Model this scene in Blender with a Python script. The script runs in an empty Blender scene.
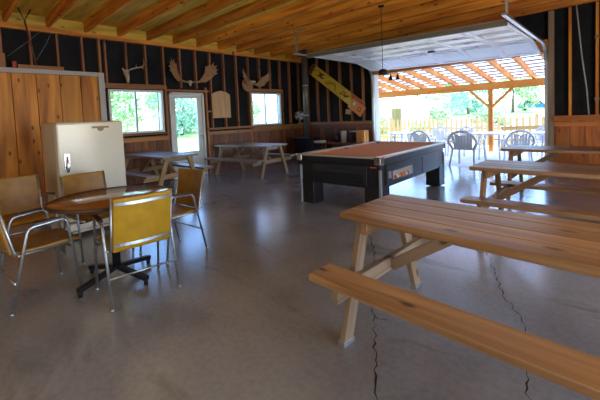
import bpy, math, random
from mathutils import Vector, Matrix
random.seed(7)
SC = bpy.context.scene
COL = SC.collection
PI = math.pi

# ---------------------------------------------------------------- camera
cam_d = bpy.data.cameras.new('camera'); cam = bpy.data.objects.new('camera', cam_d); COL.objects.link(cam)
yaw, pitch, roll = [math.radians(a) for a in (-44.22, -3.11, -2.45)]
fw = Vector((math.sin(yaw)*math.cos(pitch), math.cos(yaw)*math.cos(pitch), math.sin(pitch)))
rt = Vector((math.cos(yaw), -math.sin(yaw), 0)); up = rt.cross(fw)
rt2 = math.cos(roll)*rt + math.sin(roll)*up; up2 = -math.sin(roll)*rt + math.cos(roll)*up
cam.matrix_world = Matrix(((rt2.x, up2.x, -fw.x, 0), (rt2.y, up2.y, -fw.y, 0), (rt2.z, up2.z, -fw.z, 1.38), (0, 0, 0, 1)))
cam_d.sensor_width = 36; cam_d.lens = 345.8/600*36
cam_d.shift_x = 4.9/600; cam_d.shift_y = -64.3/600
cam_d.clip_start = .05; cam_d.clip_end = 300
SC.camera = cam

# ---------------------------------------------------------------- world, sun, lights
SC.view_settings.view_transform = 'Standard'; SC.view_settings.look = 'None'
SC.view_settings.gamma = 1; SC.view_settings.use_curve_mapping = False
SC.view_settings.exposure = 0.0
W = bpy.data.worlds.new('world'); SC.world = W; W.use_nodes = True
nt = W.node_tree; nt.nodes.clear()
sky = nt.nodes.new('ShaderNodeTexSky'); sky.sky_type = 'NISHITA'; sky.sun_disc = False
sky.sun_elevation = math.radians(52); sky.sun_rotation = math.radians(60); sky.air_density = 1.1; sky.dust_density = .6; sky.ozone_density = 3
bg = nt.nodes.new('ShaderNodeBackground'); bg.inputs['Strength'].default_value = 1.3
wo = nt.nodes.new('ShaderNodeOutputWorld'); tint = nt.nodes.new('ShaderNodeMix'); tint.data_type = 'RGBA'; tint.blend_type = 'MULTIPLY'; tint.inputs['Factor'].default_value = 1; tint.inputs['B'].default_value = (.78, .92, 1.18, 1)
nt.links.new(sky.outputs[0], tint.inputs['A']); nt.links.new(tint.outputs['Result'], bg.inputs[0]); nt.links.new(bg.outputs[0], wo.inputs[0])
def lamp(name, kind, loc, target, energy, color, size=None, size_y=None, angle=None):
    d = bpy.data.lights.new(name, kind); d.energy = energy; d.color = color
    if size: d.shape = 'RECTANGLE'; d.size = size; d.size_y = size_y
    if angle: d.angle = angle
    o = bpy.data.objects.new(name, d); COL.objects.link(o); o.location = loc
    o.rotation_euler = (Vector(target)-Vector(loc)).to_track_quat('-Z', 'Y').to_euler()
    return o
lamp('sun', 'SUN', (6, 2, 20), (0, 6, 0), 9.5, (1, .95, .86), angle=math.radians(.6))
# daylight of the wide doorway in the right-hand wall; the rear one is an added fill lamp with no window
lamp('right_doorway_daylight', 'AREA', (3.35, 2.2, 1.25), (-4, 3.2, 2.9), 140, (1, .90, .76), 4.0, 2.3)
lamp('rear_fill', 'AREA', (-1.5, -3.3, 1.4), (-2.5, 4, 3.4), 75, (1, .90, .78), 4.5, 2.3)

# ---------------------------------------------------------------- materials
def mat(name, col=(.8,.8,.8), rough=.5, metal=0, spec=.5, emis=None, alpha=None, trans=0, coat=0):
    m = bpy.data.materials.new(name); m.use_nodes = True; b = m.node_tree.nodes['Principled BSDF']
    b.inputs['Base Color'].default_value = (*col, 1); b.inputs['Roughness'].default_value = rough
    b.inputs['Metallic'].default_value = metal; b.inputs['Specular IOR Level'].default_value = spec
    b.inputs['Transmission Weight'].default_value = trans; b.inputs['Coat Weight'].default_value = coat
    return m
def ramp(nt, stops):
    r = nt.nodes.new('ShaderNodeValToRGB'); e = r.color_ramp.elements
    while len(e) < len(stops): e.new(.5)
    for k, (p, c) in enumerate(stops): e[k].position = p; e[k].color = (*c, 1)
    return r
def wood(name, dark, light, rough=.55, along=1.2, across=16, var=.35, knots=True, spec=.4, coat=0):
    m = mat(name, light, rough, spec=spec, coat=coat); nt = m.node_tree; b = nt.nodes['Principled BSDF']; L = nt.links.new
    at = nt.nodes.new('ShaderNodeAttribute'); at.attribute_name = 'gc'
    rn = nt.nodes.new('ShaderNodeAttribute'); rn.attribute_name = 'rnd'
    mp = nt.nodes.new('ShaderNodeMapping'); mp.inputs['Scale'].default_value = (along, across, across); L(at.outputs['Vector'], mp.inputs['Vector'])
    n = nt.nodes.new('ShaderNodeTexNoise'); n.inputs['Scale'].default_value = 1; n.inputs['Detail'].default_value = 6; n.inputs['Distortion'].default_value = .6; L(mp.outputs[0], n.inputs['Vector'])
    mid = tuple((a+c)/2 for a, c in zip(dark, light))
    r = ramp(nt, [(.3, dark), (.5, mid), (.7, light)]); L(n.outputs['Fac'], r.inputs['Fac'])
    h = nt.nodes.new('ShaderNodeMapRange'); h.inputs['To Min'].default_value = 1-var; h.inputs['To Max'].default_value = 1+var; L(rn.outputs['Fac'], h.inputs['Value'])
    mx = nt.nodes.new('ShaderNodeMix'); mx.data_type = 'RGBA'; mx.blend_type = 'MULTIPLY'; mx.inputs['Factor'].default_value = 1
    L(r.outputs['Color'], mx.inputs['A']); L(h.outputs[0], mx.inputs['B'])
    out = mx.outputs['Result']
    if knots:
        v = nt.nodes.new('ShaderNodeTexVoronoi'); v.inputs['Scale'].default_value = 1; v.voronoi_dimensions = '2D'
        m2 = nt.nodes.new('ShaderNodeMapping'); m2.inputs['Scale'].default_value = (1.5, 3.6, 3.6); L(at.outputs['Vector'], m2.inputs['Vector']); L(m2.outputs[0], v.inputs['Vector'])
        kr = ramp(nt, [(.03, (0, 0, 0)), (.085, (1, 1, 1))]); L(v.outputs['Distance'], kr.inputs['Fac'])
        k = nt.nodes.new('ShaderNodeMix'); k.data_type = 'RGBA'
        k.inputs['A'].default_value = (*[c*.5 for c in dark], 1); L(kr.outputs['Color'], k.inputs['Factor']); L(out, k.inputs['B']); out = k.outputs['Result']
    L(out, b.inputs['Base Color'])
    bu = nt.nodes.new('ShaderNodeBump'); bu.inputs['Strength'].default_value = .25; bu.inputs['Distance'].default_value = .004
    L(n.outputs['Fac'], bu.inputs['Height']); L(bu.outputs[0], b.inputs['Normal'])
    return m
def mottled(name, c1, c2, scale=6, rough=.5, spec=.5, bump=0, detail=5, metal=0):
    m = mat(name, c1, rough, spec=spec, metal=metal); nt = m.node_tree; b = nt.nodes['Principled BSDF']; L = nt.links.new
    tc = nt.nodes.new('ShaderNodeTexCoord'); n = nt.nodes.new('ShaderNodeTexNoise'); n.inputs['Scale'].default_value = scale; n.inputs['Detail'].default_value = detail
    L(tc.outputs['Object'], n.inputs['Vector']); r = ramp(nt, [(.35, c1), (.65, c2)]); L(n.outputs['Fac'], r.inputs['Fac']); L(r.outputs['Color'], b.inputs['Base Color'])
    if bump:
        bu = nt.nodes.new('ShaderNodeBump'); bu.inputs['Strength'].default_value = bump; bu.inputs['Distance'].default_value = .01; L(n.outputs['Fac'], bu.inputs['Height']); L(bu.outputs[0], b.inputs['Normal'])
    return m
M = {}
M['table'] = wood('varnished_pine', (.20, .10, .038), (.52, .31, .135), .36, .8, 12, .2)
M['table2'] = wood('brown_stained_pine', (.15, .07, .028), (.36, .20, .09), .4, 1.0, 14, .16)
M['leg'] = wood('pale_pine', (.20, .13, .075), (.38, .27, .17), .6, 1.0, 14, .15)
M['old'] = wood('weathered_pine', (.20, .15, .105), (.33, .26, .19), .38, 1.0, 14, .15, False)
M['oldleg'] = wood('yellowed_pine', (.26, .15, .06), (.42, .26, .11), .6, 1.0, 14, .15, False)
M['joist'] = wood('red_cedar_joist', (.40, .095, .008), (.95, .40, .045), .6, .7, 9, .22)
M['deck'] = wood('yellow_deck_board', (.50, .32, .03), (.90, .62, .08), .65, .8, 9, .14)
M['stud'] = wood('stud_pine', (.22, .085, .035), (.40, .17, .07), .65, 1, 12, .25)
M['wains'] = wood('brown_wainscot', (.10, .032, .012), (.23, .078, .026), .5, 1, 9, .3)
M['rail'] = wood('rail_board', (.26, .11, .035), (.42, .19, .06), .5, 1, 10, .15)
M['railred'] = wood('red_wainscot', (.40, .10, .02), (.78, .27, .06), .5, 1, 9, .25)
M['panel'] = wood('orange_pine_plank', (.30, .085, .008), (.92, .40, .05), .5, .5, 5, .2)
M['plaque'] = wood('plaque_pine', (.50, .30, .13), (.66, .44, .22), .5, 1, 8, .05, False)
M['perg'] = wood('pergola_timber', (.56, .17, .02), (.82, .32, .05), .6, .7, 8, .1, False)
M['fence'] = wood('fence_timber', (.30, .19, .06), (.42, .29, .11), .8, 1, 8, .2, False)
M['tar'] = mottled('black_sheathing_paper', (.0065, .0075, .008), (.013, .014, .015), 3, .75, .25)
M['white'] = mat('white_painted_trim', (.70, .71, .68), .45)
M['greytrim'] = mat('grey_white_trim', (.50, .48, .44), .5)
M['mull'] = mat('aluminium_mullion', (.45, .52, .56), .4, .3)
M['fridge'] = mottled('cream_enamel', (.66, .63, .51), (.72, .69, .56), 1.5, .14, .5)
M['gasket'] = mat('grey_gasket', (.25, .24, .21), .6)
M['chrome'] = mat('chrome', (.62, .63, .64), .22, 1)
M['tube'] = mottled('worn_chrome_tube', (.34, .38, .40), (.48, .52, .54), 30, .33, .5, metal=.85)
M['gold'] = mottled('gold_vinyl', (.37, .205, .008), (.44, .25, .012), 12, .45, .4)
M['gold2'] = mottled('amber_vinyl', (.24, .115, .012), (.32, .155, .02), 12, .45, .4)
M['armpad'] = mat('dark_arm_pad', (.06, .03, .018), .45)
M['blackm'] = mottled('black_laminate', (.006, .0065, .0075), (.011, .0115, .013), 8, .4, .5)
M['dgrey'] = mat('dark_grey_panel', (.018, .020, .022), .35)
M['iron'] = mat('black_iron', (.02, .02, .022), .5, .6)
M['felt'] = mottled('rust_felt', (.76, .29, .13), (.84, .35, .17), 40, .95, .1)
M['railtop'] = mat('grey_laminate_rail', (.42, .38, .34), .3)
M['tabletop'] = wood('round_table_laminate', (.30, .12, .035), (.38, .17, .05), .1, 1, 10, .05, False, .5)
M['steel'] = mat('galvanised_steel', (.50, .53, .55), .35, .8)
M['door'] = mottled('garage_door_white', (.80, .83, .84), (.86, .88, .89), 3, .28, .5)
M['doorshade'] = mat('door_stile_shaded', (.16, .15, .10), .5)  # dark olive stands for the shaded recess under the top section
M['bone'] = mottled('bone', (.42, .34, .24), (.55, .46, .34), 20, .7)
M['antler'] = mottled('moose_antler', (.27, .135, .05), (.42, .23, .09), 14, .6)
M['yellow'] = mottled('yellow_board_paint', (.58, .36, .02), (.72, .47, .04), 8, .4)
M['red'] = mat('red_paint', (.50, .09, .03), .5); M['orange'] = mat('orange_paint', (.72, .24, .045), .5)
M['ink'] = mat('dark_ink', (.05, .02, .012), .6)
M['gap'] = mat('crack_dark', (.035, .026, .022), .95, spec=.1)
M['plastic'] = mat('resin_plastic', (.78, .79, .80), .4)
M['plasticshade'] = mat('shaded_resin_plastic', (.66, .67, .68), .4)  # white resin darkened to grey for the pergola's shade
M['brass'] = mat('brass', (.22, .14, .05), .45, .3)
M['cloth'] = mat('cue_ball_mix', (.65, .25, .18), .25)
M['flue'] = mottled('brownish_flue_metal', (.10, .09, .08), (.17, .15, .13), 6, .4, .5, metal=.4)
M['darkglass'] = mat('dark_glass', (.05, .06, .06), .1)
M['cable'] = mat('grey_cable', (.45, .45, .42), .5)
M['rust'] = mat('brown_metal', (.16, .075, .04), .5, .4)
M['roofm'] = mottled('white_roof_sheet', (.85, .87, .9), (.8, .83, .86), 2, .5)
M['bark'] = mottled('bark', (.14, .09, .06), (.22, .16, .11), 8, .9)
M['hut'] = mat('cream_hut_wall', (.85, .78, .55), .8); M['hutroof'] = mat('pale_hut_roof', (.85, .82, .70), .7)
M['carblue'] = mat('car_paint_blue', (.05, .16, .32), .25, .3); M['cargrey'] = mat('car_paint_silver', (.55, .60, .63), .25, .5)
M['tyre'] = mat('tyre', (.02, .02, .02), .8)
M['gravel'] = mottled('pale_gravel_ground', (.50, .47, .41), (.60, .57, .52), 1.5, .9, .2)
M['patio'] = mottled('patio_concrete', (.60, .60, .60), (.70, .70, .70), 2, .6, .4)
def glass_mat():
    m = bpy.data.materials.new('window_glass'); m.use_nodes = True; nt = m.node_tree; nt.nodes.clear()
    o = nt.nodes.new('ShaderNodeOutputMaterial'); t = nt.nodes.new('ShaderNodeBsdfTransparent'); t.inputs[0].default_value = (.95, .97, .97, 1)
    g = nt.nodes.new('ShaderNodeBsdfGlossy'); g.inputs['Roughness'].default_value = .03; mx = nt.nodes.new('ShaderNodeMixShader'); mx.inputs[0].default_value = .05
    nt.links.new(t.outputs[0], mx.inputs[1]); nt.links.new(g.outputs[0], mx.inputs[2]); nt.links.new(mx.outputs[0], o.inputs[0]); return m
M['glass'] = glass_mat()
def translucent(name, c):
    m = bpy.data.materials.new(name); m.use_nodes = True; nt = m.node_tree; nt.nodes.clear()
    o = nt.nodes.new('ShaderNodeOutputMaterial'); t = nt.nodes.new('ShaderNodeBsdfTranslucent'); t.inputs[0].default_value = (*c, 1)
    d = nt.nodes.new('ShaderNodeBsdfDiffuse'); d.inputs[0].default_value = (*c, 1); mx = nt.nodes.new('ShaderNodeMixShader'); mx.inputs[0].default_value = .35
    nt.links.new(t.outputs[0], mx.inputs[1]); nt.links.new(d.outputs[0], mx.inputs[2]); nt.links.new(mx.outputs[0], o.inputs[0]); return m
M['roofm'] = translucent('translucent_roof_sheet', (.82, .83, .86))
def leaf_mat(name, c1, c2):
    m = mottled(name, c1, c2, .8, .6, .3); b = m.node_tree.nodes['Principled BSDF']; b.inputs['Transmission Weight'].default_value = 0
    return m
M['leafA'] = leaf_mat('leaf_green', (.34, .52, .22), (.55, .70, .38)); M['leafB'] = leaf_mat('leaf_blue_green', (.30, .50, .36), (.46, .66, .50))
M['grass'] = mottled('meadow_grass', (.22, .42, .10), (.48, .58, .24), .6, .9, .2)
def floor_mat():
    m = mat('smooth_grey_concrete', (.2, .18, .17), .3); nt = m.node_tree; b = nt.nodes['Principled BSDF']; L = nt.links.new
    tc = nt.nodes.new('ShaderNodeTexCoord')
    n = nt.nodes.new('ShaderNodeTexNoise'); n.inputs['Scale'].default_value = 1.1; n.inputs['Detail'].default_value = 7; n.inputs['Distortion'].default_value = .5; L(tc.outputs['Object'], n.inputs['Vector'])
    n2 = nt.nodes.new('ShaderNodeTexNoise'); n2.inputs['Scale'].default_value = 28; n2.inputs['Detail'].default_value = 6; L(tc.outputs['Object'], n2.inputs['Vector'])
    r = ramp(nt, [(.25, (.21, .217, .22)), (.5, (.295, .305, .308)), (.8, (.36, .37, .37))]); L(n.outputs['Fac'], r.inputs['Fac'])
    r2 = ramp(nt, [(.3, (.86, .85, .84)), (.6, (1.04, 1.03, 1.02))]); L(n2.outputs['Fac'], r2.inputs['Fac'])
    mx = nt.nodes.new('ShaderNodeMix'); mx.data_type = 'RGBA'; mx.blend_type = 'MULTIPLY'; mx.inputs['Factor'].default_value = .8
    L(r.outputs['Color'], mx.inputs['A']); L(r2.outputs['Color'], mx.inputs['B'])
    mp = nt.nodes.new('ShaderNodeMapping'); mp.inputs['Scale'].default_value = (.55, 1.6, 1); mp.inputs['Rotation'].default_value = (0, 0, .7); L(tc.outputs['Object'], mp.inputs['Vector'])
    n3 = nt.nodes.new('ShaderNodeTexNoise'); n3.inputs['Scale'].default_value = 1.0; n3.inputs['Detail'].default_value = 9; n3.inputs['Roughness'].default_value = .65; n3.inputs['Distortion'].default_value = 1.2; L(mp.outputs[0], n3.inputs['Vector'])
    r3 = ramp(nt, [(.30, (.50, .47, .44)), (.42, (1, 1, 1))]); L(n3.outputs['Fac'], r3.inputs['Fac'])
    m3 = nt.nodes.new('ShaderNodeMix'); m3.data_type = 'RGBA'; m3.blend_type = 'MULTIPLY'; m3.inputs['Factor'].default_value = .8
    L(mx.outputs['Result'], m3.inputs['A']); L(r3.outputs['Color'], m3.inputs['B']); L(m3.outputs['Result'], b.inputs['Base Color'])
    rr = nt.nodes.new('ShaderNodeMapRange'); rr.inputs['To Min'].default_value = .17; rr.inputs['To Max'].default_value = .27; L(n.outputs['Fac'], rr.inputs['Value']); L(rr.outputs[0], b.inputs['Roughness'])
    bu = nt.nodes.new('ShaderNodeBump'); bu.inputs['Strength'].default_value = .06; bu.inputs['Distance'].default_value = .01; L(n2.outputs['Fac'], bu.inputs['Height']); L(bu.outputs[0], b.inputs['Normal'])
    b.inputs['Specular IOR Level'].default_value = .9; b.inputs['Coat Weight'].default_value = .45; b.inputs['Coat Roughness'].default_value = .16
    return m
M['floor'] = floor_mat()

# ---------------------------------------------------------------- mesh builder
class MB:
    def __init__(s): s.v = []; s.f = []; s.g = []; s.r = []; s.sm = []; s.mi = []; s.cur = 0
    def add(s, vs, fs, gs=None, smooth=False, r=None):
        o = len(s.v); r = random.random() if r is None else r
        if gs is None:
            off = random.random()*30; gs = [Vector((v[2]+off, v[0], v[1])) for v in vs]
        s.v += [tuple(v) for v in vs]; s.g += [tuple(g) for g in gs]; s.r += [r]*len(vs)
        for f in fs: s.f.append([i+o for i in f]); s.sm.append(smooth); s.mi.append(s.cur)
        return s
    def box(s, x0, x1, y0, y1, z0, z1, r=None):
        return s.obox(Vector(((x0+x1)/2, (y0+y1)/2, (z0+z1)/2)), Matrix.Identity(3), (abs(x1-x0), abs(y1-y0), abs(z1-z0)), r)
    def obox(s, c, R, size, r=None):
        ax = max(range(3), key=lambda k: size[k]); order = sorted(range(3), key=lambda k: -size[k])
        off = Vector((random.random()*40, random.random()*9, random.random()*9)); vs = []; gs = []
        for i in (-.5, .5):
            for j in (-.5, .5):
                for k in (-.5, .5):
                    l = Vector((i*size[0], j*size[1], k*size[2])); vs.append(Vector(c)+R@l); gs.append(Vector((l[order[0]], l[order[1]], l[order[2]]))+off)
        return s.add(vs, [(0, 1, 3, 2), (4, 6, 7, 5), (0, 4, 5, 1), (2, 3, 7, 6), (0, 2, 6, 4), (1, 5, 7, 3)], gs, r=r)
    def beam(s, p0, p1, w, t, upv=(0, 0, 1), r=None):      # w across, t along upv
        p0 = Vector(p0); p1 = Vector(p1); d = p1-p0; L = d.length; d.normalize(); u = Vector(upv)
        side = d.cross(u).normalized(); u2 = side.cross(d)
        return s.obox((p0+p1)/2, Matrix((d, side, u2)).transposed(), (L, w, t), r)
    def tube(s, pts, r, n=10, closed=False):
        pts = [Vector(p) for p in pts]; rs = r if isinstance(r, (list, tuple)) else [r]*len(pts); vs = []; N = len(pts); prev = None
        for i, p in enumerate(pts):
            a = pts[(i-1) % N] if (closed or i) else p; b = pts[(i+1) % N] if (closed or i < N-1) else p
            d = (b-a).normalized()
            if prev is None: u = d.orthogonal().normalized()
            else: u = (prev-d*prev.dot(d)).normalized()
            prev = u; w = d.cross(u)
            for k in range(n): t = 2*PI*k/n; vs.append(p+(u*math.cos(t)+w*math.sin(t))*rs[i])
        fs = [(i*n+k, i*n+(k+1) % n, ((i+1) % N)*n+(k+1) % n, ((i+1) % N)*n+k) for i in range(N if closed else N-1) for k in range(n)]
        s.add(vs, fs, smooth=True)
        if not closed: s.f += [[len(s.v)-N*n+k for k in reversed(range(n))], [len(s.v)-n+k for k in range(n)]]; s.sm += [False]*2; s.mi += [s.cur]*2
        return s
    def lathe(s, prof, c=(0, 0, 0), n=24, R=None, cap=True):
        R = R or Matrix.Identity(3); vs = []
        for (r, z) in prof:
            for k in range(n): t = 2*PI*k/n; vs.append(Vector(c)+R@Vector((r*math.cos(t), r*math.sin(t), z)))
        fs = [(i*n+k, i*n+(k+1) % n, (i+1)*n+(k+1) % n, (i+1)*n+k) for i in range(len(prof)-1) for k in range(n)]
        if cap and prof[0][0] > 1e-4: fs.append(tuple(reversed(range(n))))
        if cap and prof[-1][0] > 1e-4: fs.append(tuple((len(prof)-1)*n+k for k in range(n)))
        return s.add(vs, fs, smooth=True)
    def ball(s, c, r, n=14, sc=(1, 1, 1)):
        prof = [(max(1e-5, r*math.sin(PI*i/8)), -r*math.cos(PI*i/8)) for i in range(9)]
        return s.lathe(prof, c, n, Matrix.Diagonal(sc))
    def prism(s, poly, fn, t):      # fn(u, v, w): maps outline coordinates and depth w in [0, t] to space
        n = len(poly); vs = [fn(u, v, 0) for u, v in poly]+[fn(u, v, t) for u, v in poly]
        return s.add(vs, [tuple(reversed(range(n))), tuple(range(n, 2*n))]+[(i, (i+1) % n, n+(i+1) % n, n+i) for i in range(n)])
    def build(s, name, m, parent=None, bevel=0, kind=None):
        me = bpy.data.meshes.new(name); me.from_pydata(s.v, [], s.f)
        for x in (m if isinstance(m, (list, tuple)) else [m]): me.materials.append(M[x])
        a = me.attributes.new('gc', 'FLOAT_VECTOR', 'POINT'); a.data.foreach_set('vector', [c for g in s.g for c in g])
        a = me.attributes.new('rnd', 'FLOAT', 'POINT'); a.data.foreach_set('value', s.r)
        me.polygons.foreach_set('use_smooth', s.sm); me.polygons.foreach_set('material_index', s.mi)
        me.update()
        import bmesh
        b = bmesh.new(); b.from_mesh(me); bmesh.ops.recalc_face_normals(b, faces=b.faces); b.to_mesh(me); b.free()
        o = bpy.data.objects.new(name, me); COL.objects.link(o)
        if parent: o.parent = parent
        if bevel:
            mo = o.modifiers.new('bevel', 'BEVEL'); mo.width = bevel; mo.segments = 2; mo.limit_method = 'ANGLE'
        if kind: o['kind'] = kind
        return o
def tag(o, label, cat, group=None, kind=None):
    o['label'] = label; o['category'] = cat
    if group: o['group'] = group
    if kind: o['kind'] = kind
    return o
def empty(name, loc=(0, 0, 0), rz=0):
    o = bpy.data.objects.new(name, None); COL.objects.link(o); o.location = loc; o.rotation_euler = (0, 0, rz)
    return o
def copy_tree(o, parent=None, relabel=None):
    c = o.copy(); COL.objects.link(c); c.parent = parent
    for ch in [x for x in KIDS.get(o.name, [])]: copy_tree(ch, c)
    return c
def snapshot():
    KIDS.clear()
    for x in bpy.data.objects:
        if x.parent: KIDS.setdefault(x.parent.name, []).append(x)
KIDS = {}
def clone(o, loc, rz=0, label=None, group=None):
    snapshot(); c = copy_tree(o); c.location = loc; c.rotation_euler = (0, 0, rz)
    if label: c['label'] = label
    if group: c['group'] = group
    return c

# ================================================================ SETTING
XL, YB, XR, YF = -8.0, 8.6, 3.5, -3.5       # inner faces of the walls
ZP = 3.18                                    # underside of the top plate
fl = MB().box(XL-.2, XR+.2, YF-.2, YB+.15, -.12, 0).build('floor', 'floor', kind='structure')
def crack(pts, w):
    b = MB(); P = []
    for i in range(len(pts)-1):
        a = Vector((*pts[i], 0)); c = Vector((*pts[i+1], 0)); n = max(2, int((c-a).length/.035)); d = (c-a).normalized(); s_ = Vector((-d.y, d.x, 0))
        for k in range(n): P.append(a.lerp(c, k/n)+s_*random.uniform(-.016, .016))
    P.append(Vector((*pts[-1], 0))); vs = []
    for i, p in enumerate(P):
        d = (P[min(i+1, len(P)-1)]-P[max(i-1, 0)]).normalized(); s_ = Vector((-d.y, d.x, 0))*w*random.uniform(.25, 1.1); vs += [p-s_+Vector((0, 0, .0012)), p+s_+Vector((0, 0, .0012))]
    b.add(vs, [(2*i, 2*i+1, 2*i+3, 2*i+2) for i in range(len(P)-1)])
    return b
ck = crack([(-2.1, 3.32), (-1.86, 2.98), (-1.55, 2.5), (-1.30, 2.04), (-1.11, 1.77), (-1.0, 1.58), (-.88, 1.38), (-.7, 1.1), (-.55, .8)], .006).build('crack', 'gap', fl)
crack([(-1.3, 4.4), (-.96, 3.53), (-.70, 2.88), (-.45, 2.46), (-.37, 2.03), (-.34, 1.85), (-.3, 1.5), (-.2, 1.1)], .004).build('crack', 'gap', fl)
crack([(-1.30, 2.04), (-1.22, 1.98), (-1.16, 2.0)], .004).build('crack', 'gap', fl)
# ---- left wall with openings
def wall_boxes(b, axis, a0, a1, z1, holes, p0, p1):
    """solid sheet from a0 to a1 with rectangular holes (h0, h1, hz0, hz1)"""
    def B(u0, u1, zz0, zz1):
        if u1-u0 < 1e-4 or zz1-zz0 < 1e-4: return
        if axis == 'y': b.box(p0, p1, u0, u1, zz0, zz1)
        else: b.box(u0, u1, p0, p1, zz0, zz1)
    cur = a0
    for h0, h1, hz0, hz1 in holes:
        B(cur, h0, 0, z1); B(h0, h1, 0, hz0); B(h0, h1, hz1, z1); cur = h1
    B(cur, a1, 0, z1)
W1 = (2.56, 3.76, 1.16, 2.14); D1 = (3.90, 4.84, 0.0, 2.10); W2 = (6.42, 7.62, 1.17, 2.15)
b = MB(); wall_boxes(b, 'y', YF, YB+.15, 3.50, [W1, D1, W2], XL-.14, XL-.04)
wl = b.build('wall_left', 'tar', kind='structure')
studs = [.86+.4225*k for k in range(-8, 19)]
SX0, SX1 = XL-.04, XL+.05
def overlaps(y, H): return H[0]-.03 < y < H[1]+.03
for y in studs:
    spans = [(1.18, ZP)]
    for H in (W1, D1, W2):
        if overlaps(y, H): spans = [(H[3]+.11, ZP)]
    if y < 2.4: spans = [(0, ZP)]
    for z0, z1 in spans: MB().box(SX0, SX1, y-.019, y+.019, z0, z1).build('stud', 'stud', wl)
for y in (2.44, 3.83, 4.92, 6.37, 7.68): MB().box(SX0, SX1+.003, y-.022, y+.022, 0, 2.24 if y > 3 else ZP).build('stud', 'rail', wl)
MB().box(SX0, SX1+.01, YF, YB, ZP, ZP+.09).build('top_plate', 'joist', wl)
MB().box(SX0, SX1+.008, W1[0]-.2, W1[1]+.05, W1[3]+.02, W1[3]+.125).build('header', 'rail', wl)
MB().box(SX0, SX1+.008, D1[0]-.05, D1[1]+.17, D1[3]+.02, D1[3]+.07).build('header', 'rail', wl)
MB().box(SX0, SX1+.008, W2[0]-.07, W2[1]+.07, W2[3]+.02, W2[3]+.11).build('header', 'stud', wl)
MB().box(SX0, SX1, 4.94, 5.07, 1.60, 1.64).build('blocking', 'rail', wl)
def planks_y(y0, y1, z0, z1, w, x0, x1):
    b = MB(); y = y0
    while y < y1-.01:
        e = min(y+w, y1); b.box(x0, x1, y+.003, e-.003, z0, z1); y = e
    return b
planks_y(2.50, 3.84, 0.02, 1.06, .17, XL-.03, XL+.03).build('wainscot', 'wains', wl, .003)
planks_y(4.90, YB, 0.02, 1.08, .17, XL-.03, XL+.03).build('wainscot', 'wains', wl, .003)
MB().box(XL-.03, XL+.06, 2.5, 3.84, .97, 1.07).build('rail', 'rail', wl, .004)
MB().box(XL-.03, XL+.15, 2.52, 3.83, 1.115, 1.145).build('sill_board', 'stud', wl, .004)
MB().box(XL-.03, XL+.13, 4.9, 6.36, 1.13, 1.185).build('rail', 'rail', wl, .004)
MB().box(XL-.03, XL+.06, 4.9, YB, 1.0, 1.085).build('rail', 'rail', wl, .004)
MB().box(XL-.03, XL+.13, 6.36, YB, 1.09, 1.15).build('rail', 'rail', wl, .004)
MB().box(XL-.02, XL+.045, 4.86, YB, 0, .1).build('baseboard_left', 'wains', kind='structure')
# ---- windows and glass door of the left wall
def window(n, H):
    y0, y1, z0, z1 = H; x0, x1 = XL-.1, XL+.03
    b = MB(); f = .045
    b.box(x0, x1, y0, y1, z0, z0+f); b.box(x0, x1, y0, y1, z1-f, z1); b.box(x0, x1, y0, y0+f, z0+f, z1-f); b.box(x0, x1, y1-f, y1, z0+f, z1-f)
    w = b.build('window_%d' % n, 'white', kind='structure', bevel=.003)
    ym = (y0+y1)/2-.02
    MB().box(XL-.06, XL-.02, ym-.022, ym+.022, z0+f, z1-f).build('mullion', 'mull', w)
    MB().box(XL-.06, XL-.03, y1-f-.07, y1-f-.045, z0+f, z1-f).build('sash_stile', 'mull', w)
    MB().box(XL-.045, XL-.04, y0+f, y1-f, z0+f, z1-f).build('pane', 'glass', w)
window(1, W1); window(2, W2)
y0, y1, z0, z1 = D1; b = MB()
for a in ((y0, y0+.05, 0, z1), (y1-.05, y1, 0, z1), (y0, y1, z1-.05, z1)): b.box(XL-.1, XL+.05, *a)
dr = b.build('door_1', 'white', kind='structure', bevel=.003)
b = MB(); a0, a1 = y0+.055, y1-.055; g0, g1, gz0, gz1 = 4.07, 4.66, .62, 1.96
b.box(XL-.05, XL, a0, g0, .02, z1-.055); b.box(XL-.05, XL, g1, a1, .02, z1-.055); b.box(XL-.05, XL, g0, g1, .02, gz0); b.box(XL-.05, XL, g0, g1, gz1, z1-.055)
lf = b.build('door_leaf', 'white', dr, .003)
MB().box(XL-.03, XL-.02, g0, g1, gz0, gz1).build('pane', 'glass', lf)
b = MB(); b.tube([(XL+.005, a1-.045, 1.0), (XL+.05, a1-.045, 1.0)], .012); b.ball((XL+.06, a1-.045, 1.0), .027); b.ball((XL+.012, a1-.045, 1.12), .02); b.build('door_knob', 'steel', lf)
b = MB()
for z in (.3, 1.1, 1.85): b.box(XL, XL+.012, a0-.01, a0+.015, z-.04, z+.04)
b.build('hinge', 'steel', lf)
# ---- planked doorway with pale casing (door_2) at the left
py0, py1, pz1 = -1.2, 2.36, 2.38
b = MB(); y = py0
for w in [.44]*4+[.40, .36, .37, .35, .38, .35]:
    e = min(y+w, py1-.0); 
    if e > y: b.box(XL+.055, XL+.09, y+.004, e-.004, 0.0, pz1)
    y = e
    if y >= py1: break
d2 = MB().box(XL+.05, XL+.13, py1, py1+.115, 0, pz1+.085).box(XL+.05, XL+.13, py0-.12, py0, 0, pz1+.085).box(XL+.05, XL+.13, py0, py1, pz1, pz1+.085).build('door_2', 'greytrim', kind='structure', bevel=.006)
b.build('planking', 'panel', d2, .006)
# ---- back wall with the wide garage opening
OX0, OX1, OZ = -5.2, -1.20, 2.46
b = MB(); wall_boxes(b, 'x', XL-.14, XR+.14, 3.50, [(OX0, OX1, 0, OZ)], YB+.05, YB+.15)
wb = b.build('wall_back', 'tar', kind='structure')
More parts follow.
